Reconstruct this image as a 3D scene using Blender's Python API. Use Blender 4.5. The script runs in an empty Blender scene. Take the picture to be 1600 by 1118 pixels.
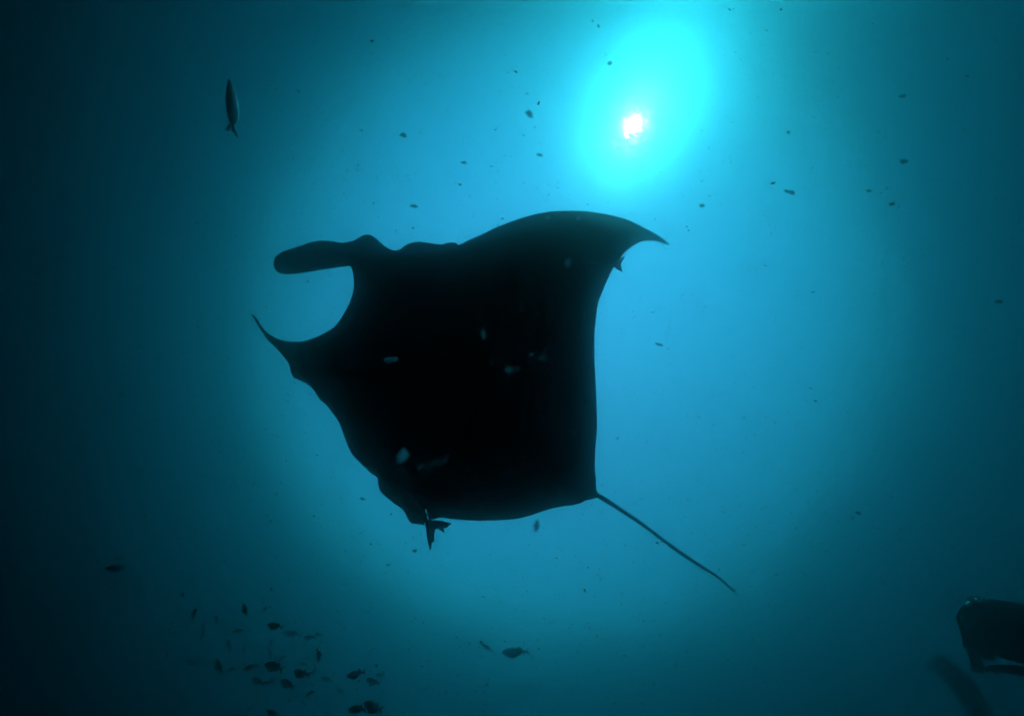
import bpy, bmesh, math, random
import numpy as np
from mathutils import Vector, Matrix, Euler, noise
from mathutils.geometry import delaunay_2d_cdt

S = bpy.context.scene
C = S.collection
rad = math.radians
random.seed(11)

# ------------------------------------------------------------------ camera
LENS = 10
PITCH, YAW = 176.5, 5.252            # a diver's wide lens turned almost straight up
cam = bpy.data.cameras.new('camera')
cam_o = bpy.data.objects.new('camera', cam)
C.objects.link(cam_o)
S.camera = cam_o
cam.lens = LENS
cam.sensor_width = 36
cam.clip_start = 0.05
cam.clip_end = 3000
cam.dof.use_dof = True
cam.dof.focus_distance = 4.2
cam.dof.aperture_fstop = 1.2
R = Euler((rad(PITCH), 0, 0)).to_matrix() @ Euler((0, rad(YAW), 0)).to_matrix()
cam_o.rotation_euler = R.to_euler()
F = LENS / 36 * 1600


def at(px, py, d):
    """World point seen at photo pixel (px, py), d metres in front of the lens."""
    return R @ Vector(((px - 800) / F * d, -(py - 559) / F * d, -d))


# ------------------------------------------------------------------ sun, sky, exposure
N_WATER = 1.333
su = at(990, 195, 1).normalized()                 # sun seen through the surface
air = Vector((su.x * N_WATER, su.y * N_WATER, 0))
air.z = math.sqrt(1 - air.length_squared)         # the same sun above the water
world = bpy.data.worlds.new('World')
S.world = world
world.use_nodes = True
wn = world.node_tree
sky = wn.nodes.new('ShaderNodeTexSky')
sky.sky_type = 'NISHITA'
sky.sun_disc = False
sky.sun_elevation = math.asin(air.z)
sky.sun_rotation = math.atan2(air.x, air.y)
sky.air_density = 2.45
sky.dust_density = 0.2
sky.ozone_density = 1.833
bg = wn.nodes['Background']
bg.inputs[1].default_value = 0.1477
wn.links.new(sky.outputs[0], bg.inputs[0])
sun = bpy.data.lights.new('sun', 'SUN')
sun.energy = 1.1
sun.angle = rad(0.5)
sun.color = (1, .885, .775)
sun_o = bpy.data.objects.new('sun', sun)
C.objects.link(sun_o)
sun_o.rotation_euler = air.to_track_quat('Z', 'Y').to_euler()
vs = S.view_settings
vs.view_transform = 'Standard'
vs.look = 'None'
vs.gamma = 1
vs.use_curve_mapping = False
vs.exposure = 3.2
cy = S.cycles
cy.use_denoising = True
cy.volume_bounces = 7
cy.max_bounces = 12
cy.transmission_bounces = 12
cy.transparent_max_bounces = 12
WATER = dict(dens=0.5319, col=(0.1231, 0.1465, 0.1413), ab=(0, 0.2497, 0.3127), g=0.9621, top=9.317)
SURF = dict(lobes=((0.22, 0.5), (0.5, 0.15), (0.8, 0.35)), bump=.018, scale=3.0, swell=.03, swell_scale=.5)


# ------------------------------------------------------------------ helpers
def link(name, me, parent=None):
    o = bpy.data.objects.new(name, me)
    C.objects.link(o)
    if parent is not None:
        o.parent = parent
    return o


def mesh(name, verts, faces, mat=None, smooth=True):
    me = bpy.data.meshes.new(name)
    me.from_pydata([tuple(v) for v in verts], [], faces)
    me.update()
    if mat:
        me.materials.append(mat)
    if smooth:
        me.polygons.foreach_set('use_smooth', [True] * len(me.polygons))
    return me


def tag(o, label, cat, group=None):
    o['label'] = label
    o['category'] = cat
    if group:
        o['group'] = group
    return o


def new_mat(name):
    m = bpy.data.materials.new(name)
    m.use_nodes = True
    return m, m.node_tree, m.node_tree.nodes['Principled BSDF']


def skin_mat(name, c1, c2, scale, rough=.6, detail=5, spec=.3):
    m, nt, b = new_mat(name)
    tc = nt.nodes.new('ShaderNodeTexCoord')
    nz = nt.nodes.new('ShaderNodeTexNoise')
    nz.inputs['Scale'].default_value = scale
    nz.inputs['Detail'].default_value = detail
    rp = nt.nodes.new('ShaderNodeValToRGB')
    rp.color_ramp.elements[0].position = .35
    rp.color_ramp.elements[1].position = .7
    rp.color_ramp.elements[0].color = (*c1, 1)
    rp.color_ramp.elements[1].color = (*c2, 1)
    bp = nt.nodes.new('ShaderNodeBump')
    bp.inputs['Strength'].default_value = .2
    bp.inputs['Distance'].default_value = .01
    nt.links.new(tc.outputs['Object'], nz.inputs['Vector'])
    nt.links.new(nz.outputs[0], rp.inputs[0])
    nt.links.new(nz.outputs[0], bp.inputs['Height'])
    nt.links.new(rp.outputs[0], b.inputs['Base Color'])
    nt.links.new(bp.outputs[0], b.inputs['Normal'])
    b.inputs['Roughness'].default_value = rough
    b.inputs['Specular IOR Level'].default_value = spec
    return m


def spline(pts, step):
    """Closed Catmull-Rom through pts, resampled about every step."""
    out = []
    n = len(pts)
    P = [np.array(p, float) for p in pts]
    for i in range(n):
        p0, p1, p2, p3 = P[i - 1], P[i], P[(i + 1) % n], P[(i + 2) % n]
        a, b, c = (np.linalg.norm(q - p) ** .5 + 1e-6 for p, q in ((p0, p1), (p1, p2), (p2, p3)))
        t0, t1, t2, t3 = 0, a, a + b, a + b + c
        k = max(1, int(round(np.linalg.norm(p2 - p1) / step)))
        for j in range(k):
            t = t1 + (t2 - t1) * j / k
            A1 = (t1 - t) / (t1 - t0) * p0 + (t - t0) / (t1 - t0) * p1
            A2 = (t2 - t) / (t2 - t1) * p1 + (t - t1) / (t2 - t1) * p2
            A3 = (t3 - t) / (t3 - t2) * p2 + (t - t2) / (t3 - t2) * p3
            B1 = (t2 - t) / (t2 - t0) * A1 + (t - t0) / (t2 - t0) * A2
            B2 = (t3 - t) / (t3 - t1) * A2 + (t - t1) / (t3 - t1) * A3
            out.append((t2 - t) / (t2 - t1) * B1 + (t - t1) / (t2 - t1) * B2)
    return out


# ------------------------------------------------------------------ the setting
def sheet(name, z, s):
    o = link(name, mesh(name, [(-s, -s, z), (s, -s, z), (s, s, z), (-s, s, z)], [(0, 1, 2, 3)], smooth=False))
    o['kind'] = 'structure'
    return o


TOP = WATER['top']
surf = sheet('water_surface', TOP, 420)
m = bpy.data.materials.new('rippled_water_surface')
m.use_nodes = True
nt = m.node_tree
nt.nodes.clear()
out = nt.nodes.new('ShaderNodeOutputMaterial')
tc = nt.nodes.new('ShaderNodeTexCoord')
nz = nt.nodes.new('ShaderNodeTexNoise')
nz.inputs['Scale'].default_value = SURF['scale']
nz.inputs['Detail'].default_value = 3
bp = nt.nodes.new('ShaderNodeBump')
bp.inputs['Distance'].default_value = 1
nt.links.new(tc.outputs['Object'], nz.inputs['Vector'])
swell = nt.nodes.new('ShaderNodeTexNoise')
swell.inputs['Scale'].default_value = SURF['swell_scale']
swell.inputs['Detail'].default_value = 2
k1 = nt.nodes.new('ShaderNodeMath')
k1.operation = 'MULTIPLY'
k1.inputs[1].default_value = SURF['bump']
k2 = nt.nodes.new('ShaderNodeMath')
k2.operation = 'MULTIPLY_ADD'
k2.inputs[1].default_value = SURF['swell']
nt.links.new(tc.outputs['Object'], swell.inputs['Vector'])
nt.links.new(nz.outputs[0], k1.inputs[0])
nt.links.new(swell.outputs[0], k2.inputs[0])
nt.links.new(k1.outputs[0], k2.inputs[2])
nt.links.new(k2.outputs[0], bp.inputs['Height'])
acc, wsum = None, 0
for r, w in SURF['lobes']:                       # ripples of three sizes, too small to model
    gl = nt.nodes.new('ShaderNodeBsdfGlass')
    gl.inputs['IOR'].default_value = N_WATER
    gl.inputs['Roughness'].default_value = r
    nt.links.new(bp.outputs[0], gl.inputs['Normal'])
    wsum += w
    if acc is None:
        acc = gl
        continue
    mx = nt.nodes.new('ShaderNodeMixShader')
    mx.inputs[0].default_value = w / wsum
    nt.links.new(acc.outputs[0], mx.inputs[1])
    nt.links.new(gl.outputs[0], mx.inputs[2])
    acc = mx
nt.links.new(acc.outputs[0], out.inputs[0])
surf.data.materials.append(m)

bed = sheet('sea_bed', -25, 420)
bed.data.materials.append(skin_mat('dark_sand', (.03, .03, .025), (.07, .07, .06), .4, .9))

hb = TOP + 26.3
me = bpy.data.meshes.new('haze')
b_ = bmesh.new()
bmesh.ops.create_cube(b_, size=1)
bmesh.ops.scale(b_, vec=(860, 860, hb), verts=b_.verts)
b_.to_mesh(me)
b_.free()
haze = link('haze', me)
haze.location.z = TOP + .2 - hb / 2
haze['kind'] = 'stuff'
m = bpy.data.materials.new('sea_water')
m.use_nodes = True
nt = m.node_tree
nt.nodes.clear()
out = nt.nodes.new('ShaderNodeOutputMaterial')
pv = nt.nodes.new('ShaderNodeVolumePrincipled')
pv.inputs['Density'].default_value = WATER['dens']
pv.inputs['Color'].default_value = (*WATER['col'], 1)
pv.inputs['Absorption Color'].default_value = (*WATER['ab'], 1)
pv.inputs['Anisotropy'].default_value = WATER['g']
nt.links.new(pv.outputs[0], out.inputs['Volume'])
me.materials.append(m)

# ------------------------------------------------------------------ the manta ray
Z1 = [(190, 370), (193, 340), (215, 312), (260, 288), (330, 265), (400, 238), (460, 225), (520, 223), (570, 230), (620, 236),
      (670, 228), (710, 212), (740, 192), (770, 185), (800, 190), (830, 210), (860, 238), (890, 262), (920, 280), (950, 284),
      (983, 274), (1010, 252), (1050, 236), (1100, 229), (1150, 235), (1200, 244), (1245, 247), (1265, 238), (1300, 233),
      (1328, 237), (1340, 250), (1400, 222), (1500, 178)]
Z2 = [(350, 200), (450, 165), (550, 137), (650, 121), (750, 116), (850, 119), (950, 131), (1050, 151), (1150, 185), (1250, 236),
      (1320, 275), (1360, 305), (1381, 327), (1368, 329), (1340, 318), (1300, 308), (1250, 304), (1200, 312), (1150, 340),
      (1110, 370), (1080, 402), (1058, 438), (1040, 465), (1022, 492), (995, 545), (970, 605), (940, 680), (930, 730), (922, 800),
      (915, 870), (914, 950), (915, 1000), (914, 1060), (918, 1118)]
Z4 = [(611, 30), (606, 100), (598, 200), (598, 300), (605, 360), (605, 410), (614, 436), (660, 462), (760, 530), (900, 625),
      (1050, 740), (1200, 845), (1330, 930), (1400, 980), (1440, 1020), (1472, 1050), (1462, 1054), (1390, 991), (1320, 943),
      (1190, 863), (1040, 758), (890, 645), (750, 552), (640, 486), (610, 468), (580, 478), (535, 486), (510, 502), (450, 515),
      (370, 526), (280, 550), (190, 580), (100, 600), (0, 608)]
Z3 = [(1150, 930), (1050, 926), (960, 918), (905, 911), (880, 917), (862, 923), (838, 905), (826, 868), (820, 860), (822, 876), (827, 905), (821, 936),
      (800, 952), (790, 955), (760, 951), (728, 948), (710, 925), (690, 880), (665, 852), (630, 830), (590, 800), (535, 745), (522, 700),
      (522, 668), (480, 635), (420, 580), (370, 530), (335, 470), (315, 415), (290, 345), (265, 295), (230, 250), (190, 200),
      (160, 180), (135, 140), (120, 115), (90, 85), (40, 58)]
Z1b = [(320, 1080), (300, 1050), (290, 1025), (285, 990), (265, 965), (230, 920), (190, 878), (150, 840), (125, 805), (100, 765),
       (75, 725), (55, 695), (45, 682), (60, 684), (75, 695), (95, 725), (120, 765), (150, 795), (190, 822), (230, 840),
       (280, 851), (330, 853), (380, 848), (440, 830), (500, 803), (550, 775), (590, 735), (620, 690), (650, 640), (672, 585),
       (685, 540), (690, 500), (688, 460), (680, 410), (669, 383), (620, 387), (540, 398), (450, 412), (360, 426), (280, 433),
       (240, 430), (210, 412), (195, 392)]
outline = []
for zs_, (ox, oy) in ((Z1, (380, 320)), (Z2, (700, 300)), (Z4, (780, 660)), (Z3, (460, 580)), (Z1b, (380, 320))):
    outline += [(ox + x / 3.9925, oy + y / 3.9925) for x, y in zs_]
edge = np.array(spline(outline, 3.2))
E0, E1 = edge, np.roll(edge, -1, 0)


def edge_dist(pts):
    d = np.full(len(pts), 1e9)
    for a, b in zip(E0, E1):
        ab = b - a
        t = np.clip(((pts - a) @ ab) / (ab @ ab + 1e-9), 0, 1)
        d = np.minimum(d, np.hypot(*(pts - a - t[:, None] * ab).T))
    return d


def inside(pts):
    c = np.zeros(len(pts), bool)
    for a, b in zip(E0, E1):
        hit = ((a[1] > pts[:, 1]) != (b[1] > pts[:, 1]))
        xx = (b[0] - a[0]) * (pts[:, 1] - a[1]) / (b[1] - a[1] + 1e-12) + a[0]
        c ^= hit & (pts[:, 0] < xx)
    return c


# pale skin marks on the belly: x, y, size, strength
MARKS = [(855, 340, 4, .4), (904, 342, 3.4, .8), (645, 664, 6, .2), (659, 685, 6, .16), (895, 676, 6, .15), (748, 500, 5, .15), (875, 765, 8, .12),
         (650, 760, 8, .15), (628, 735, 7, .2)]
gx, gy = np.meshgrid(np.arange(385, 1155, 6.0), np.arange(320, 930, 6.0))
grid = np.stack([gx.ravel() + (np.arange(gx.size) // gx.shape[1] % 2) * 3.0, gy.ravel()], 1)
fine = []
for x, y, r, _ in MARKS:
    for i in np.arange(-r * 1.5, r * 1.5 + .1, 1.5):
        for j in np.arange(-r * 1.5, r * 1.5 + .1, 1.5):
            fine.append((x + i + .2 * math.sin(j * 9), y + j + .2 * math.cos(i * 7)))
pts = np.concatenate([grid, np.array(fine)])
pts = pts[inside(pts)]
pts = pts[edge_dist(pts) > 1.6]
allp = np.concatenate([edge, pts])
ne = len(edge)
res = delaunay_2d_cdt([Vector(p) for p in allp], [(i, (i + 1) % ne) for i in range(ne)], [], 1, 1e-4)
cv = np.array([tuple(v) for v in res[0]])
tris = [tuple(f) for f in res[2]]
dist = edge_dist(cv)
dist[dist < .05] = 0
AX, AY = np.array((545., 470.)), np.array((930., 770.))
ux = (AY - AX) / np.linalg.norm(AY - AX)
vx = np.array((ux[1], -ux[0]))
MD = 4.0
PX = MD / F


def manta_depth(p):
    v = (p - AX) @ vx
    s = (p - AX) @ ux
    d = MD + .0016 * v + np.where(v < 0, -.7 * (v / 210) ** 2, .5 * (v / 380) ** 2)
    return d + .0004 * (s - 240) + .03 * np.sin(p[:, 0] / 47.) * np.clip(v / 300, -1, 1)


v_ = (cv - AX) @ vx
s_ = (cv - AX) @ ux
core = np.exp(-(v_ / 105) ** 2) * np.clip(1 - np.abs((s_ - 190) / 420) ** 3, 0.1, 1)
half = (.06 + .33 * core) * np.sqrt(np.clip(1 - (1 - np.minimum(1, dist / 75)) ** 2, 0, 1))
half = np.minimum(half, dist * PX * 1.15)
lobe = (cv[:, 0] < 470) & (cv[:, 1] > 480)                      # the horn seen edge-on is a deep paddle
half = np.where(lobe, half * 2.5, half)
dep = manta_depth(cv)
verts, low, high = [], {}, {}
pale = []


def mark_at(p):
    w = 0
    for x, y, r, a in MARKS:
        q = noise.noise(Vector((p[0] * .16, p[1] * .16, x)))
        q2 = noise.noise(Vector((p[0] * .5, p[1] * .5, y)))
        d = math.hypot(p[0] - x, p[1] - y) / r + .75 * q + .3 * q2
        w = max(w, a * min(1, max(0, (1.0 - d) * 2.2)))
    return w


for i, p in enumerate(cv):
    if dist[i] == 0:
        low[i] = high[i] = len(verts)
        verts.append(at(p[0], p[1], dep[i]))
        pale.append(0)
    else:
        low[i] = len(verts)
        verts.append(at(p[0], p[1], dep[i] - half[i]))
        pale.append(mark_at(p))
        high[i] = len(verts)
        verts.append(at(p[0], p[1], dep[i] + half[i]))
        pale.append(0)
faces = []
for f in tris:
    a = Vector(cv[f[1]] - cv[f[0]]).to_3d().cross(Vector(cv[f[2]] - cv[f[0]]).to_3d()).z
    g = f if a > 0 else f[::-1]
    if len({low[i] for i in g}) == 3:
        faces.append(tuple(low[i] for i in g))
        if [high[i] for i in g] != [low[i] for i in g]:
            faces.append(tuple(high[i] for i in g[::-1]))
org = at(740, 590, MD)
m, nt, b = new_mat('manta_skin')
tc = nt.nodes.new('ShaderNodeTexCoord')
nz = nt.nodes.new('ShaderNodeTexNoise')
nz.inputs['Scale'].default_value = 7
nz.inputs['Detail'].default_value = 6
rp = nt.nodes.new('ShaderNodeValToRGB')
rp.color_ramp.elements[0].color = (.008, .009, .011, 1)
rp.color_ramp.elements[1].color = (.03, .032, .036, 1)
at_n = nt.nodes.new('ShaderNodeAttribute')
at_n.attribute_name = 'pale_mark'
mc = nt.nodes.new('ShaderNodeMix')
mc.data_type = 'RGBA'
mc.inputs['B'].default_value = (.85, .88, .88, 1)
nt.links.new(tc.outputs['Object'], nz.inputs['Vector'])
nt.links.new(nz.outputs[0], rp.inputs[0])
nt.links.new(rp.outputs[0], mc.inputs['A'])
nt.links.new(at_n.outputs['Fac'], mc.inputs['Factor'])
nt.links.new(mc.outputs['Result'], b.inputs['Base Color'])
b.inputs['Roughness'].default_value = .7
b.inputs['Specular IOR Level'].default_value = .15
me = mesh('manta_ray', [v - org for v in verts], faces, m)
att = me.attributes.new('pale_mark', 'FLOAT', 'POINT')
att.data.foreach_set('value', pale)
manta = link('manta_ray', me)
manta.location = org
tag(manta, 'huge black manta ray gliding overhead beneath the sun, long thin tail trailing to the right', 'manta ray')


# ------------------------------------------------------------------ fish
def fish_mesh(name, mat, H=.14, W=.09, nose=.35, fork=.45, tail=.17, dorsal=.08, anal=.06, bend=0., slim=.8, nseg=14, nr=12, back=1., belly=.92, span=None, broad=.35, ragged=False):
    """A fish one unit long, head towards +X, back towards +Z, one mesh."""
    V, Fc = [], []

    def put(x, y, z):
        k = bend * (0.5 - x) ** 2
        V.append((x - .5, y + k, z))
        return len(V) - 1
    rings = []
    for i in range(nseg + 1):
        t = i / nseg
        x = 1 - t * (1 - tail)
        prof = max(.02, (math.sin(math.pi * min(1, t / (2 * nose)) / 1) if t < nose else
                         1 - (1 - .2) * ((t - nose) / (1 - nose)) ** (1 + slim)))
        if t < nose:
            prof = max(.04, math.sin(math.pi / 2 * t / nose) ** .7)
        wprof = prof * (1 if t < nose else 1 - .55 * (t - nose) / (1 - nose))
        rings.append([put(x, W * wprof * math.sin(2 * math.pi * j / nr), H * prof * math.cos(2 * math.pi * j / nr) * (back if math.cos(2 * math.pi * j / nr) > 0 else belly)) for j in range(nr)])
    for a, b in zip(rings, rings[1:]):
        for j in range(nr):
            Fc.append((a[j], a[(j + 1) % nr], b[(j + 1) % nr], b[j]))
    Fc.append(tuple(rings[0][::-1]))
    Fc.append(tuple(rings[-1]))

    def fin(poly, th=.008):
        n = len(poly)
        lo = [put(x, -th, z) for x, z in poly]
        hi = [put(x, th, z) for x, z in poly]
        c0 = put(sum(p[0] for p in poly) / n, -th, sum(p[1] for p in poly) / n)
        c1 = put(sum(p[0] for p in poly) / n, th, sum(p[1] for p in poly) / n)
        for i in range(n):
            j = (i + 1) % n
            Fc.append((lo[i], lo[j], hi[j], hi[i]))
            Fc.append((c0, lo[j], lo[i]))
            Fc.append((c1, hi[i], hi[j]))
    pz = H * .2
    th = span or H * (.8 + .3 * fork)
    up = [(tail * .2, th * .6), (tail * .1, th * .5), (tail * .3, th * .3)] if ragged else []
    dn = [(tail * .42, -th * .16), (-tail * .02, -th * .3), (tail * .2, -th * .42), (tail * .06, -th * .62)] if ragged else []
    fin([(tail + .03, pz), (tail * .55, pz * 1.3 + th * broad), (0, th), (.012, th * .85)] + up + [(tail * fork, 0), (tail + .02, 0)])
    fin([(tail + .02, 0), (tail * fork, 0)] + dn + [(.012, -th * .85), (.0, -th), (tail * .55, -pz * 1.3 - th * broad), (tail + .03, -pz)])
    if dorsal:
        fin([(.72, H * .8), (.66, H * 1.0 + dorsal), (.5, H * .95 + dorsal * .7), (.34, H * .62 + dorsal * .6), (.27, H * .45), (.45, H * .6)])
    if anal:
        fin([(.45, -H * .65), (.4, -H * .75 - anal), (.3, -H * .5 - anal * .6), (.24, -H * .3), (.34, -H * .4)])
        fin([(.68, -H * .7), (.62, -H * .85 - anal * .9), (.57, -H * .8 - anal * .5), (.6, -H * .6)])
    return mesh(name, V, Fc, mat)


def orient(o, px, py, d, ang, length_px, roll=0, pitch=0):
    """Head along screen angle ang (0 right, 90 up), flank towards the lens, rolled and pitched in place."""
    p = at(px, py, d)
    e = rad(ang)
    h = (at(px + 5 * math.cos(e), py - 5 * math.sin(e), d) - p)
    upv = (at(px - 5 * math.sin(e), py - 5 * math.cos(e), d) - p)
    view = p.normalized()
    X = h.normalized()
    Y = (view - X * view.dot(X)).normalized()
    Z = X.cross(Y)
    if Z.dot(upv) < 0:
        Z, Y = -Z, -Y
    M = Matrix((X, Y, Z)).transposed()
    M = M @ Euler((rad(roll), rad(pitch), 0)).to_matrix()
    s = length_px * d / F
    o.matrix_world = Matrix.LocRotScale(p, M.to_quaternion(), Vector((s, s, s)))
    return o


def counter_mat(name, back, belly, z0, z1):
    """Dark back over a pale belly, as the fish itself is coloured."""
    m, nt, b = new_mat(name)
    tc = nt.nodes.new('ShaderNodeTexCoord')
    sp = nt.nodes.new('ShaderNodeSeparateXYZ')
    nz = nt.nodes.new('ShaderNodeTexNoise')
    nz.inputs['Scale'].default_value = 9
    ad = nt.nodes.new('ShaderNodeMath')
    ad.operation = 'MULTIPLY_ADD'
    ad.inputs[1].default_value = .05
    mr = nt.nodes.new('ShaderNodeMapRange')
    mr.inputs['From Min'].default_value = z0 + .025
    mr.inputs['From Max'].default_value = z1 + .025
    mc = nt.nodes.new('ShaderNodeMix')
    mc.data_type = 'RGBA'
    mc.inputs['A'].default_value = (*belly, 1)
    mc.inputs['B'].default_value = (*back, 1)
    nt.links.new(tc.outputs['Object'], sp.inputs[0])
    nt.links.new(tc.outputs['Object'], nz.inputs['Vector'])
    nt.links.new(nz.outputs[0], ad.inputs[0])
    nt.links.new(sp.outputs[2], ad.inputs[2])
    nt.links.new(ad.outputs[0], mr.inputs[0])
    nt.links.new(mr.outputs[0], mc.inputs['Factor'])
    nt.links.new(mc.outputs['Result'], b.inputs['Base Color'])
    b.inputs['Roughness'].default_value = .4
    return m


jack_m = counter_mat('silver_fish_skin', (.02, .03, .035), (.85, .88, .88), -.02, .045)
dark_m = skin_mat('dark_fish_skin', (.012, .014, .016), (.04, .045, .05), 8)
rem_m = skin_mat('remora_skin', (.02, .022, .024), (.06, .06, .06), 8)

jack = link('fish', fish_mesh('fish', jack_m, H=.1, W=.06, nose=.62, fork=.3, tail=.17, dorsal=0, anal=.03, slim=1.6, nseg=22, nr=16, bend=.12, back=.72, belly=1.1, span=.095))
orient(jack, 361.5, 165, 2.2, 92, 88, roll=24)
tag(jack, 'slender silver bellied fish swimming alone, head up, far left of the sun', 'fish')

# remoras riding on the manta
def remora(fork, tail, span, ragged=False):
    return fish_mesh('remora', rem_m, H=.1, W=.1, nose=.3, broad=.5, fork=fork, tail=tail, dorsal=.02, anal=.02, slim=1.0, nseg=18, span=span, ragged=ragged)


r1 = link('remora', remora(.45, .32, .235, True))
orient(r1, 656, 802, 2.75, 133, 98, roll=6)
tag(r1, 'dark remora clinging to the lower wing of the manta ray, forked tail hanging below', 'remora')
r2 = link('remora', remora(.3, .22, .15))
orient(r2, 935, 410, 4.75, 176, 80, roll=4)
tag(r2, 'small remora at the rear edge of the upper manta wing, tail tips sticking out', 'remora')

# the school: variants of the same kind of fish
VAR = [fish_mesh('small_fish', dark_m, H=.135, W=.085, nose=.36, bend=.25),
       fish_mesh('small_fish', dark_m, H=.165, W=.1, nose=.38, fork=.55, bend=-.3, dorsal=.05),
       fish_mesh('small_fish', dark_m, H=.115, W=.08, nose=.33, bend=.1, dorsal=.04),
       fish_mesh('small_fish', dark_m, H=.14, W=.09, nose=.36, bend=.7)]
SCHOOL = 'small dark fish schooling at the lower left'
# x, y, length px, angle of the head, variant, depth, label
FISH = [
    (303, 958, 15, 92, 1, 5.5, 'short dark fish seen head up, topmost left fish of the school'),
    (383, 952, 18, 112, 0, 5.2, 'dark fish with raised head, highest fish in the middle of the school'),
    (412, 953, 15, 50, 2, 7.5, 'faint fish slanting up to the right, top right of the school beside a steeper one'),
    (338, 967, 13, 95, 1, 6.5, 'stubby fish with its head up, below and between the two topmost fish'),
    (317, 978, 11, 85, 1, 8.0, 'tiny faint fish just above a thin upright one, left of the school'),
    (316, 991, 16, 88, 2, 7.0, 'thin upright fish directly under a tiny one, left of the school'),
    (371, 985, 16, 178, 2, 6.5, 'level blurry fish in the middle of the upper school'),
    (430, 977, 22, 156, 0, 5.0, 'clear dark fish heading up left, upper right of the school over a faint long one'),
    (272, 988, 11, 180, 2, 8.0, 'faint level fish at the far left rim of the school'),
    (358, 1009, 18, 120, 2, 7.2, 'faint slanted fish in the centre of the school, head up left'),
    (424, 1005, 14, 95, 2, 8.0, 'faint upright fish above the largest dark fish'),
    (422, 1024, 15, 78, 2, 8.5, 'faint upright fish touching the back of the largest dark fish'),
    (439, 1029, 16, 40, 2, 6.5, 'slanted fish right behind the back of the largest dark fish'),
    (429, 1041, 27, 148, 1, 4.2, 'largest and darkest fish of the school, head up left'),
    (342, 1041, 21, 122, 0, 5.6, 'dark fish diving steeply beside a tiny one, lower left centre of the school'),
    (358, 1047, 13, 20, 3, 6.2, 'tiny fish at the tail of a steeply slanted fish'),
    (392, 1041, 21, 176, 0, 5.4, 'level dark fish directly left of the largest dark fish'),
    (403, 1064, 19, 155, 1, 5.4, 'dark round fish below the level one, nose by nose with a fainter fish'),
    (419, 1066, 15, 175, 2, 6.6, 'faint level fish between two dark slanted fish'),
    (449, 1068, 22, 138, 1, 4.8, 'dark slanted fish under the largest dark fish, head up left'),
    (262, 1021, 12, 80, 1, 8.2, 'barely visible upright fish at the dark left rim'),
    (298, 1034, 18, 150, 2, 8.4, 'barely visible slanted fish in the dark left part of the school'),
    (381, 1016, 14, 95, 2, 8.6, 'very faint upright fish in the centre of the school'),
    (456, 989, 26, 174, 2, 8.5, 'faint long fish below right of the clear dark upper fish'),
    (484, 995, 16, 170, 0, 6.0, 'small level fish at the upper right, lower of a pair'),
    (498, 991, 12, 165, 0, 6.8, 'tiny fish at the upper right, upper of a pair'),
    (497, 1023, 19, 294, 0, 5.8, 'fish pointing steeply downward on the right of the school'),
    (474, 1037, 12, 178, 2, 8.0, 'tiny faint fish above a long level fish with a bent tail'),
    (470, 1051, 26, 180, 3, 5.4, 'long level dark fish with a bent tail, right of the largest one'),
    (490, 1050, 14, 85, 2, 7.6, 'faint upright fish at the tail of the long level dark fish'),
    (511, 1061, 19, 176, 2, 7.4, 'faint level fish in the gap before the right hand group'),
    (556, 1052, 26, 182, 0, 4.8, 'clear level dark fish leading the right hand group'),
    (594, 1054, 12, 170, 1, 6.6, 'tiny fish furthest right in the school'),
    (583, 1064, 21, 157, 0, 5.8, 'slanted fish below the tiny one furthest right'),
    (484, 1083, 15, 22, 0, 6.6, 'small fish heading up right, alone below the long level fish'),
    (559, 1107, 25, 165, 1, 4.8, 'dark fish at the bottom edge, left of an overlapping pair'),
    (583, 1104, 30, 146, 1, 4.9, 'dark fish with high back fin at the bottom edge, right of an overlapping pair'),
    (532, 1079, 14, 175, 2, 8.5, 'very faint fish above left of the pair at the bottom edge'),
    (426, 1112, 20, 178, 2, 7.4, 'faint level fish at the bottom edge below the largest dark fish'),
    (387, 1109, 12, 30, 2, 8.0, 'tiny faint fish at the bottom edge, leftmost there'),
    (217, 924, 16, 30, 2, 7.2, 'thin fish slanting up right, between the school and the plump fish'),
    (187, 871, 16, 190, 2, 6.8, 'faint fish directly above the plump dark fish at far left'),
    (184, 886, 26, 172, 1, 5.0, 'plump dark fish apart from the school at far left'),
    (806, 1018, 40, 172, 2, 9.5, 'long faint blurred fish alone below the manta ray'),
    (761, 1011, 16, 150, 2, 9.5, 'small faint fish left of the long blurred fish below the manta ray'),
]
for i, (x, y, L, a, k, d, lab) in enumerate(FISH):
    o = link('small_fish', VAR[k])
    orient(o, x, y, d * .52, a + random.uniform(-4, 4), L * 1.12, random.uniform(-25, 25), random.uniform(-12, 12))
    tag(o, lab, 'fish', SCHOOL if x < 700 else None)


# ------------------------------------------------------------------ divers
suit_m = skin_mat('black_neoprene', (.006, .006, .007), (.014, .014, .016), 20, .9, spec=.05)
tank_m = skin_mat('painted_tank', (.01, .01, .012), (.025, .025, .028), 15, .6, spec=.1)
rub_m = skin_mat('black_rubber', (.007, .007, .007), (.014, .014, .014), 15, .7, spec=.05)
steel_m, _, b = new_mat('bright_steel')
b.inputs['Metallic'].default_value = 1
b.inputs['Base Color'].default_value = (.8, .8, .8, 1)
b.inputs['Roughness'].default_value = .2
glass_m, _, b = new_mat('mask_glass')
b.inputs['Base Color'].default_value = (.1, .12, .12, 1)
b.inputs['Roughness'].default_value = .05
b.inputs['Specular IOR Level'].default_value = 1
hose_m = rub_m


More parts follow.
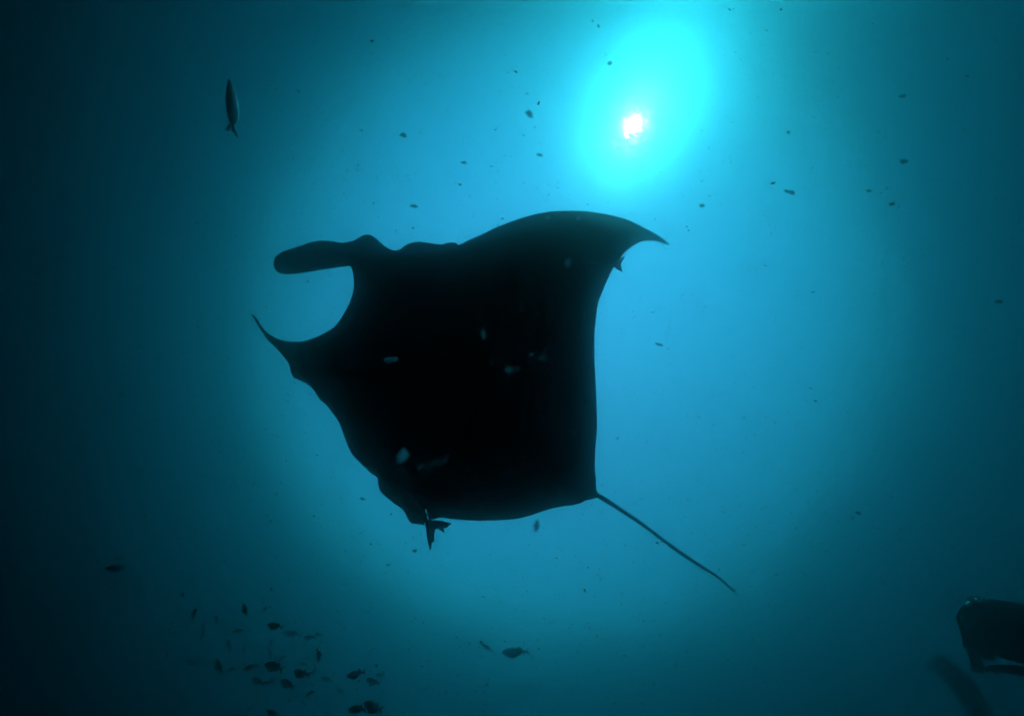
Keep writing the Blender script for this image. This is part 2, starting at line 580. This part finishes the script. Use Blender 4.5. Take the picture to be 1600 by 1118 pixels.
def tube_mesh(name, path, radii, mat, n=10):
    V, Fc, prev = [], [], None
    path = [Vector(p) for p in path]
    for i, p in enumerate(path):
        t = (path[min(i + 1, len(path) - 1)] - path[max(i - 1, 0)]).normalized()
        s = t.orthogonal().normalized() if prev is None else (prev - t * prev.dot(t)).normalized()
        prev = s
        q = t.cross(s)
        r = radii[i] if hasattr(radii, '__len__') else radii
        V += [p + (s * math.cos(2 * math.pi * j / n) + q * math.sin(2 * math.pi * j / n)) * r for j in range(n)]
    for i in range(len(path) - 1):
        for j in range(n):
            Fc.append((i * n + j, i * n + (j + 1) % n, (i + 1) * n + (j + 1) % n, (i + 1) * n + j))
    Fc.append(tuple(range(n))[::-1])
    Fc.append(tuple((len(path) - 1) * n + j for j in range(n)))
    return mesh(name, V, Fc, mat)


def skinned(name, joints, edges, root, mat):
    me = bpy.data.meshes.new(name)
    names = list(joints)
    me.from_pydata([joints[k][:3] for k in names], [(names.index(a), names.index(b)) for a, b in edges], [])
    o = bpy.data.objects.new(name, me)
    C.objects.link(o)
    sk = o.modifiers.new('s', 'SKIN')
    sk.use_smooth_shade = True
    for i, k in enumerate(names):
        sv = me.skin_vertices[0].data[i]
        r = joints[k][3]
        sv.radius = r if isinstance(r, tuple) else (r, r)
        sv.use_root = (k == root)
    sb = o.modifiers.new('u', 'SUBSURF')
    sb.levels = sb.render_levels = 2
    dg = bpy.context.evaluated_depsgraph_get()
    dg.update()
    m2 = bpy.data.meshes.new_from_object(o.evaluated_get(dg))
    m2.name = name
    bpy.data.objects.remove(o)
    m2.materials.clear()
    m2.materials.append(mat)
    m2.polygons.foreach_set('use_smooth', [True] * len(m2.polygons))
    return m2


def diver(label, M, arms):
    """A scuba diver lying prone in local space: head towards -X, back towards +Z, hips at the origin."""
    J = {'hip': (0, 0, 0, (.15, .12)), 'belly': (-.2, 0, 0, (.15, .12)), 'chest': (-.42, 0, .01, (.17, .13)), 'neck': (-.6, 0, .0, .07),
         'head': (-.7, 0, -.02, (.085, .1)), 'crown': (-.8, 0, -.02, (.075, .085)), 'nose': (-.745, 0, -.115, .03)}
    Ed = [('hip', 'belly'), ('belly', 'chest'), ('chest', 'neck'), ('neck', 'head'), ('head', 'crown'), ('head', 'nose')]
    for s in (-1, 1):
        k = 'ab'[s > 0]
        J['thigh' + k] = (.08, s * .1, -.01, .1)
        J['knee' + k] = (.5, s * .14, -.06 + .05 * s, .065)
        J['shin' + k] = (.68, s * .14, .0 + .03 * s, .062)
        J['ankle' + k] = (.92, s * .14, .06 + .03 * s, .042)
        J['toe' + k] = (1.1, s * .15, .06 + .03 * s, .04)
        J['shoulder' + k] = (-.5, s * .19, .0, .075)
        ex, ey, ez, wx, wy, wz = arms[s > 0]
        J['elbow' + k] = (ex, ey, ez, .05)
        J['wrist' + k] = (wx, wy, wz, .035)
        d = Vector((wx - ex, wy - ey, wz - ez)).normalized()
        side = Vector((0, -s, 0))
        side = (side - d * side.dot(d)).normalized()
        w = Vector((wx, wy, wz))
        p = w + d * .07
        J['palm' + k] = (*p, .03)
        Ed += [('hip', 'thigh' + k), ('thigh' + k, 'knee' + k), ('knee' + k, 'shin' + k), ('shin' + k, 'ankle' + k), ('ankle' + k, 'toe' + k), ('chest', 'shoulder' + k),
               ('shoulder' + k, 'elbow' + k), ('elbow' + k, 'wrist' + k), ('wrist' + k, 'palm' + k)]
        curl = d.cross(side)
        for fi in range(4):
            q1 = p + d * .045 + side * (fi - 1.5) * .022
            q2 = q1 + d * (.035 + .006 * (fi in (1, 2))) + curl * .02
            J['f%d%s1' % (fi, k)] = (*q1, .011)
            J['f%d%s2' % (fi, k)] = (*q2, .009)
            Ed += [('palm' + k, 'f%d%s1' % (fi, k)), ('f%d%s1' % (fi, k), 'f%d%s2' % (fi, k))]
        q1 = w + d * .05 + side * .045
        J['t' + k] = (*q1, .012)
        J['tt' + k] = (*(q1 + d * .035 + side * .012), .01)
        Ed += [('wrist' + k, 't' + k), ('t' + k, 'tt' + k)]
    body = link('person', skinned('person', J, Ed, 'hip', suit_m))
    body.matrix_world = M
    tag(body, label, 'diver')
    # tank lying on the back, with valve, strap and first stage
    zt = .235
    path = [(-.62 + .02 * math.cos(a), 0, zt) for a in (math.pi,)] + [(-.61, 0, zt), (-.58, 0, zt), (-.52, 0, zt), (.08, 0, zt), (.12, 0, zt), (.13, 0, zt)]
    tank = link('tank', tube_mesh('tank', path, [.02, .06, .085, .095, .095, .085, .03], tank_m, 16), body)
    link('valve', tube_mesh('valve', [(-.63, 0, zt), (-.68, 0, zt), (-.7, 0, zt)], [.022, .025, .02], steel_m), tank)
    link('valve_knob', tube_mesh('valve_knob', [(-.67, -.02, zt), (-.67, -.06, zt), (-.67, -.085, zt)], [.012, .022, .02], rub_m), tank)
    link('vest', tube_mesh('vest', [(-.56, 0, .06), (-.52, 0, .05), (-.3, 0, .05), (-.08, 0, .05), (-.03, 0, .05)], [.1, .2, .215, .19, .1], rub_m, 18), body)
    link('strap', tube_mesh('strap', [(-.24, 0, zt), (-.19, 0, zt)], [.1, .1], rub_m, 16), tank)
    # mask over the face (face looks towards -Z / -X)
    mk = link('mask', tube_mesh('mask', [(-.74, 0, -.07), (-.765, 0, -.13), (-.77, 0, -.145)], [.07, .085, .08], rub_m, 14), body)
    link('lens', tube_mesh('lens', [(-.7705, 0, -.146), (-.772, 0, -.15)], [.07, .068], glass_m, 14), mk)
    rg = link('regulator', tube_mesh('regulator', [(-.68, 0, -.11), (-.685, 0, -.15), (-.69, 0, -.185)], [.02, .035, .03], rub_m, 12), body)
    hz_ = [(-.66 - .03 * math.sin(math.pi * t), .03 + .09 * math.sin(math.pi * t), -.15 + (zt + .15) * t) for t in [i / 9 for i in range(10)]]
    link('hose', tube_mesh('hose', hz_, .011, hose_m, 8), rg)
    for s in (-1, 1):
        x0, y0, z0 = 1.0, s * .15, .06 + .03 * s
        V = []
        for i in range(8):
            t = i / 7
            w = .05 + .07 * t ** .8
            zc = z0 + .0 + .1 * t * t
            for yy in (-w, -w * .5, 0, w * .5, w):
                V.append((x0 + .62 * t - .05 * (abs(yy) < w * .3) * t, y0 + yy, zc + .012))
            for yy in (w, w * .5, 0, -w * .5, -w):
                V.append((x0 + .62 * t - .05 * (abs(yy) < w * .3) * t, y0 + yy, zc - .012))
        Fc = [(i * 10 + j, i * 10 + (j + 1) % 10, i * 10 + 10 + (j + 1) % 10, i * 10 + 10 + j) for i in range(7) for j in range(10)]
        Fc += [tuple(range(10))[::-1], tuple(range(70, 80))]
        link('swim_fin', mesh('swim_fin', V, Fc, rub_m), body)
    return body


def frame(px, py, d, ang, roll=0, pitch=0, back_up=True):
    """Local frame: -X runs along screen angle ang, +Z to the screen side above it."""
    p = at(px, py, d)
    e = rad(ang)
    X = -(at(px + 5 * math.cos(e), py - 5 * math.sin(e), d) - p).normalized()
    view = p.normalized()
    Y = (view - X * view.dot(X)).normalized()
    Z = X.cross(Y)
    upv = at(px, py - 5, d) - p
    if (Z.dot(upv) < 0) == back_up:
        Z, Y = -Z, -Y
    M = Matrix((X, Y, Z)).transposed() @ Euler((rad(roll), rad(pitch), 0)).to_matrix()
    return Matrix.LocRotScale(p, M.to_quaternion(), Vector((1, 1, 1)))


d1 = diver('scuba diver in black at the lower right corner, tank on the back, bubbles overhead',
           frame(1640, 1014, 2.75, 168, roll=8), [(-.42, -.27, -.13, -.66, -.12, -.2), (-.42, .25, -.14, -.68, .1, -.26)])
d2 = diver('faint scuba diver holding a camera, behind and left of the darker diver in the corner',
           frame(1518, 1094, 5.8, 143, roll=-30, pitch=20), [(-.85, -.26, -.16, -.98, -.1, -.1), (-.85, .26, -.16, -.98, .1, -.1)])

# camera in its housing in front of the second diver
q = d2.matrix_world
t = bpy.data.objects.new('underwater_camera', None)
C.objects.link(t)
t.matrix_world = q @ Matrix.Translation((-1.1, 0, -.1))
tag(t, 'underwater camera with two strobe lamps held out by the faint diver', 'camera')
bm = bmesh.new()
bmesh.ops.create_cube(bm, size=1)
bmesh.ops.scale(bm, vec=(.12, .2, .15), verts=bm.verts)
bmesh.ops.bevel(bm, geom=bm.edges[:], offset=.02, segments=2, affect='EDGES')
me = bpy.data.meshes.new('housing')
bm.to_mesh(me)
bm.free()
me.materials.append(rub_m)
link('housing', me, t)
link('dome_port', tube_mesh('dome_port', [(-.06, 0, 0), (-.1, 0, 0), (-.13, 0, 0), (-.15, 0, 0)], [.085, .08, .055, .01], glass_m, 16), t)
for s in (-1, 1):
    st = link('strobe', tube_mesh('strobe', [(.03, s * .3, .16), (-.04, s * .3, .16), (-.07, s * .3, .16)], [.035, .05, .05], rub_m, 14), t)
    link('strobe_lens', tube_mesh('strobe_lens', [(-.071, s * .3, .16), (-.08, s * .3, .16)], [.045, .03], steel_m, 14), st)
    link('strobe_arm', tube_mesh('strobe_arm', [(0, s * .1, .05), (.01, s * .22, .16), (.01, s * .29, .16)], .012, steel_m, 8), t)

# breath bubbles
bub_m = bpy.data.materials.new('air_bubble')
bub_m.use_nodes = True
nt = bub_m.node_tree
nt.nodes.clear()
o_ = nt.nodes.new('ShaderNodeOutputMaterial')
gl = nt.nodes.new('ShaderNodeBsdfGlass')
gl.inputs['IOR'].default_value = 1 / 1.333
gl.inputs['Roughness'].default_value = .02
nt.links.new(gl.outputs[0], o_.inputs[0])


def blob_mesh(name, mat, seed, rough=.2, sub=2, stretch=(1, 1, 1)):
    bm = bmesh.new()
    bmesh.ops.create_icosphere(bm, subdivisions=sub, radius=.5)
    for v in bm.verts:
        k = 1 + rough * noise.noise(v.co * 2.4 + Vector((seed, 3, 1))) * 2
        v.co = Vector((v.co.x * k * stretch[0], v.co.y * k * stretch[1], v.co.z * k * stretch[2]))
    me = bpy.data.meshes.new(name)
    bm.to_mesh(me)
    bm.free()
    me.materials.append(mat)
    me.polygons.foreach_set('use_smooth', [True] * len(me.polygons))
    return me


bme = blob_mesh('bubble', bub_m, 2, .12, 2, (1, 1, .7))
for x, y, s, lab in ((1541.5, 934.8, 3.6, 'brightest glinting air bubble above the dark diver, right one of the cluster'),
                     (1526, 935.5, 4, 'widest air bubble above the dark diver, left end of the cluster'),
                     (1531, 938.5, 2.6, 'tiny air bubble hanging lowest above the dark diver, left of centre'),
                     (1534, 933.5, 2.4, 'tiny air bubble at the top of the cluster above the dark diver')):
    o = link('bubble', bme)
    o.location = at(x, y, 2.2)
    o.scale = [s * 2.2 / F] * 3
    tag(o, lab, 'bubble', 'bubbles above the diver')

# ------------------------------------------------------------------ drifting bits
snow_m, nt, b = new_mat('marine_snow')
b.inputs['Base Color'].default_value = (.16, .2, .18, 1)
b.inputs['Alpha'].default_value = .85
b.inputs['Roughness'].default_value = .8
spk_m = skin_mat('drifting_debris', (.05, .09, .07), (.2, .26, .22), 3, .8)
nt = spk_m.node_tree                                  # jelly-like: much light passes straight through
tr = nt.nodes.new('ShaderNodeBsdfTransparent')
tl = nt.nodes.new('ShaderNodeBsdfTranslucent')
tl.inputs[0].default_value = (.25, .4, .35, 1)
m1, m2_ = nt.nodes.new('ShaderNodeMixShader'), nt.nodes.new('ShaderNodeMixShader')
m1.inputs[0].default_value = .5
m2_.inputs[0].default_value = .55
nt.links.new(nt.nodes['Principled BSDF'].outputs[0], m1.inputs[1])
nt.links.new(tl.outputs[0], m1.inputs[2])
nt.links.new(m1.outputs[0], m2_.inputs[1])
nt.links.new(tr.outputs[0], m2_.inputs[2])
nt.links.new(m2_.outputs[0], nt.nodes['Material Output'].inputs[0])
BITS = [(827, 178, 14, .6, -30, 1.6, 'fuzzy dark speck with a short tail, largest speck left of the sun'),
        (838, 822, 19, .5, 78, 1.4, 'blurred grey oval drifting just under the rear edge of the manta ray'),
        (1097, 321, 9, .55, -14, 2.0, 'small green flake right of and above the pointed manta wing tip'),
        (1234, 300, 17, .32, -14, 2.4, 'thin ragged flake to the right of the wing tip, below the sun level'),
        (1561, 471, 13, .5, -8, 2.4, 'dark speck near the right edge at the height of the manta body'),
        (1030, 538, 12, .35, -14, 2.2, 'small oblong flake right of the rear edge of the manta ray'),
        (843, 242, 10, .4, -10, 2.2, 'thin slanting flake below and left of the sun'),
        (953, 99, 7, .8, -25, 2.2, 'round dark speck above the sun, slightly to its left'),
        (630, 211, 12, .5, -20, 2.6, 'faint oval flake between the lone fish and the sun'),
        (1412, 252, 10, .55, -25, 2.6, 'upper dark speck of three near the right side'),
        (1394, 319, 9, .5, -5, 2.6, 'lower dark speck of three near the right side'),
        (1411, 150, 10, .5, -8, 2.6, 'dark speck high on the right side, alone'),
        (1232, 207, 5, .9, 0, 2.2, 'tiny round dark dot right of the sun'),
        (1341, 801, 8, .55, -5, 2.6, 'dark speck in the dim water right of the manta tail'),
        (725, 254, 11, .32, -10, 2.6, 'faint thin flake above the front of the upper manta wing'),
        (647, 322, 14, .35, -12, 2.6, 'faint thin flake above the bumps of the manta head'),
        (648, 860, 7, .6, -5, 2.2, 'small speck left of the hanging remora tail'),
        (567, 779, 9, .4, -15, 2.4, 'small curved flake left of the lower manta wing'),
        (1357, 298, 9, .4, -10, 2.8, 'faint leftmost speck of three near the right side')]
for i, (x, y, L, asp, a, d, lab) in enumerate(BITS):
    o = link('drifting_flake', blob_mesh('drifting_flake', spk_m, i * 7.3, .45, 3, (1, asp, asp)))
    orient(o, x, y, d * .4, a, L * .8)
    tag(o, lab, 'speck')

# pale scraps close to the lens, out of focus, catching the sun in front of the manta's shaded belly
def jelly(name, clear):
    pm = bpy.data.materials.new(name)
    pm.use_nodes = True
    nt = pm.node_tree
    fill_jelly(nt, clear)
    return pm


def fill_jelly(nt, clear):
    nt.nodes.clear()
    o_ = nt.nodes.new('ShaderNodeOutputMaterial')
    tl = nt.nodes.new('ShaderNodeBsdfTranslucent')
    df = nt.nodes.new('ShaderNodeBsdfDiffuse')
    tr = nt.nodes.new('ShaderNodeBsdfTransparent')
    tl.inputs[0].default_value = (.9, .95, .95, 1)
    df.inputs[0].default_value = (.9, .95, .95, 1)
    m1, m2_ = nt.nodes.new('ShaderNodeMixShader'), nt.nodes.new('ShaderNodeMixShader')
    m1.inputs[0].default_value = .3
    m2_.inputs[0].default_value = clear
    nt.links.new(tl.outputs[0], m1.inputs[1])
    nt.links.new(df.outputs[0], m1.inputs[2])
    nt.links.new(m1.outputs[0], m2_.inputs[1])
    nt.links.new(tr.outputs[0], m2_.inputs[2])
    nt.links.new(m2_.outputs[0], o_.inputs[0])


pale_m, thin_m = jelly('pale_jelly', .5), jelly('thin_jelly', .82)
SCRAPS = [(630, 711, 21, .7, 30, .55, 'brightest pale blotch in front of the lower manta belly'),
          (655, 727, 9, .8, 10, .6, 'small pale blotch just right of and below the brightest blotch on the manta'),
          (683, 724, 11, .7, 20, .62, 'dim blotch, left one of a touching pair right of the brightest blotch'),
          (697, 716, 9, .7, 50, .62, 'dim blotch, right one of a touching pair right of the brightest blotch'),
          (628, 736, 9, .7, 0, .66, 'dim blotch directly below the brightest blotch on the manta'),
          (888, 411, 17, .45, 75, .7, 'upright pale blotch in front of the upper manta wing'),
          (609, 561, 22, .35, 14, .62, 'long faint blotch near the mouth of the manta, lying level'),
          (796, 578, 11, .7, 0, .66, 'faint round blotch in the middle of the manta, left of a smaller one'),
          (808, 576, 10, .5, 55, .66, 'faint slanted blotch in the middle of the manta, right of a rounder one'),
          (755, 523, 10, .6, -35, .66, 'faint blotch above the middle of the manta'),
          (837, 557, 18, .3, -14, .64, 'thin pale streak right of the middle of the manta'),
          (913, 626, 10, .35, 0, .64, 'short bright streak close to the rear edge of the manta'),
          (904, 342, 5, .9, 0, .9, 'tiny white dot at the top of the upper manta wing')]
for i, (x, y, L, asp, a, d, lab) in enumerate(SCRAPS):
    o = link('drifting_scrap', blob_mesh('drifting_scrap', pale_m if i in (0, 5, 12) else thin_m, i * 5.1 + 2, .75, 3, (1, asp, asp)))
    orient(o, x, y, d * .7, a, L * .85)
    tag(o, lab, 'speck')

rng = np.random.default_rng(5)
V, Fc = [], []
N = 9000
for i in range(N):
    d = 1.0 + 2.2 * rng.random() ** .8
    x, y = rng.uniform(-150, 1750), rng.uniform(-150, 1270)
    big = rng.random()
    L = (1.9 + 2.2 * rng.random() + (4 * rng.random() if big > .93 else 0)) * d / F
    W_ = L * rng.uniform(.25, .7)
    a = rad(-13 + rng.normal() * 25)
    p = at(x, y, d)
    X = (at(x + math.cos(a), y - math.sin(a), d) - p).normalized()
    X = (X + Vector(rng.normal(size=3) * .25)).normalized()
    Yv = X.orthogonal().normalized()
    Yv = Matrix.Rotation(rng.uniform(0, 6.28), 3, X) @ Yv
    Zv = X.cross(Yv)
    b0 = len(V)
    V += [p + X * L * .5, p + Yv * W_ * .5, p + Zv * W_ * .4, p - Yv * W_ * .5, p - Zv * W_ * .4, p - X * L * .5]
    for k in range(4):
        Fc.append((b0, b0 + 1 + k, b0 + 1 + (k + 1) % 4))
        Fc.append((b0 + 5, b0 + 1 + (k + 1) % 4, b0 + 1 + k))
snow = link('plankton', mesh('plankton', V, Fc, snow_m))
snow['kind'] = 'stuff'
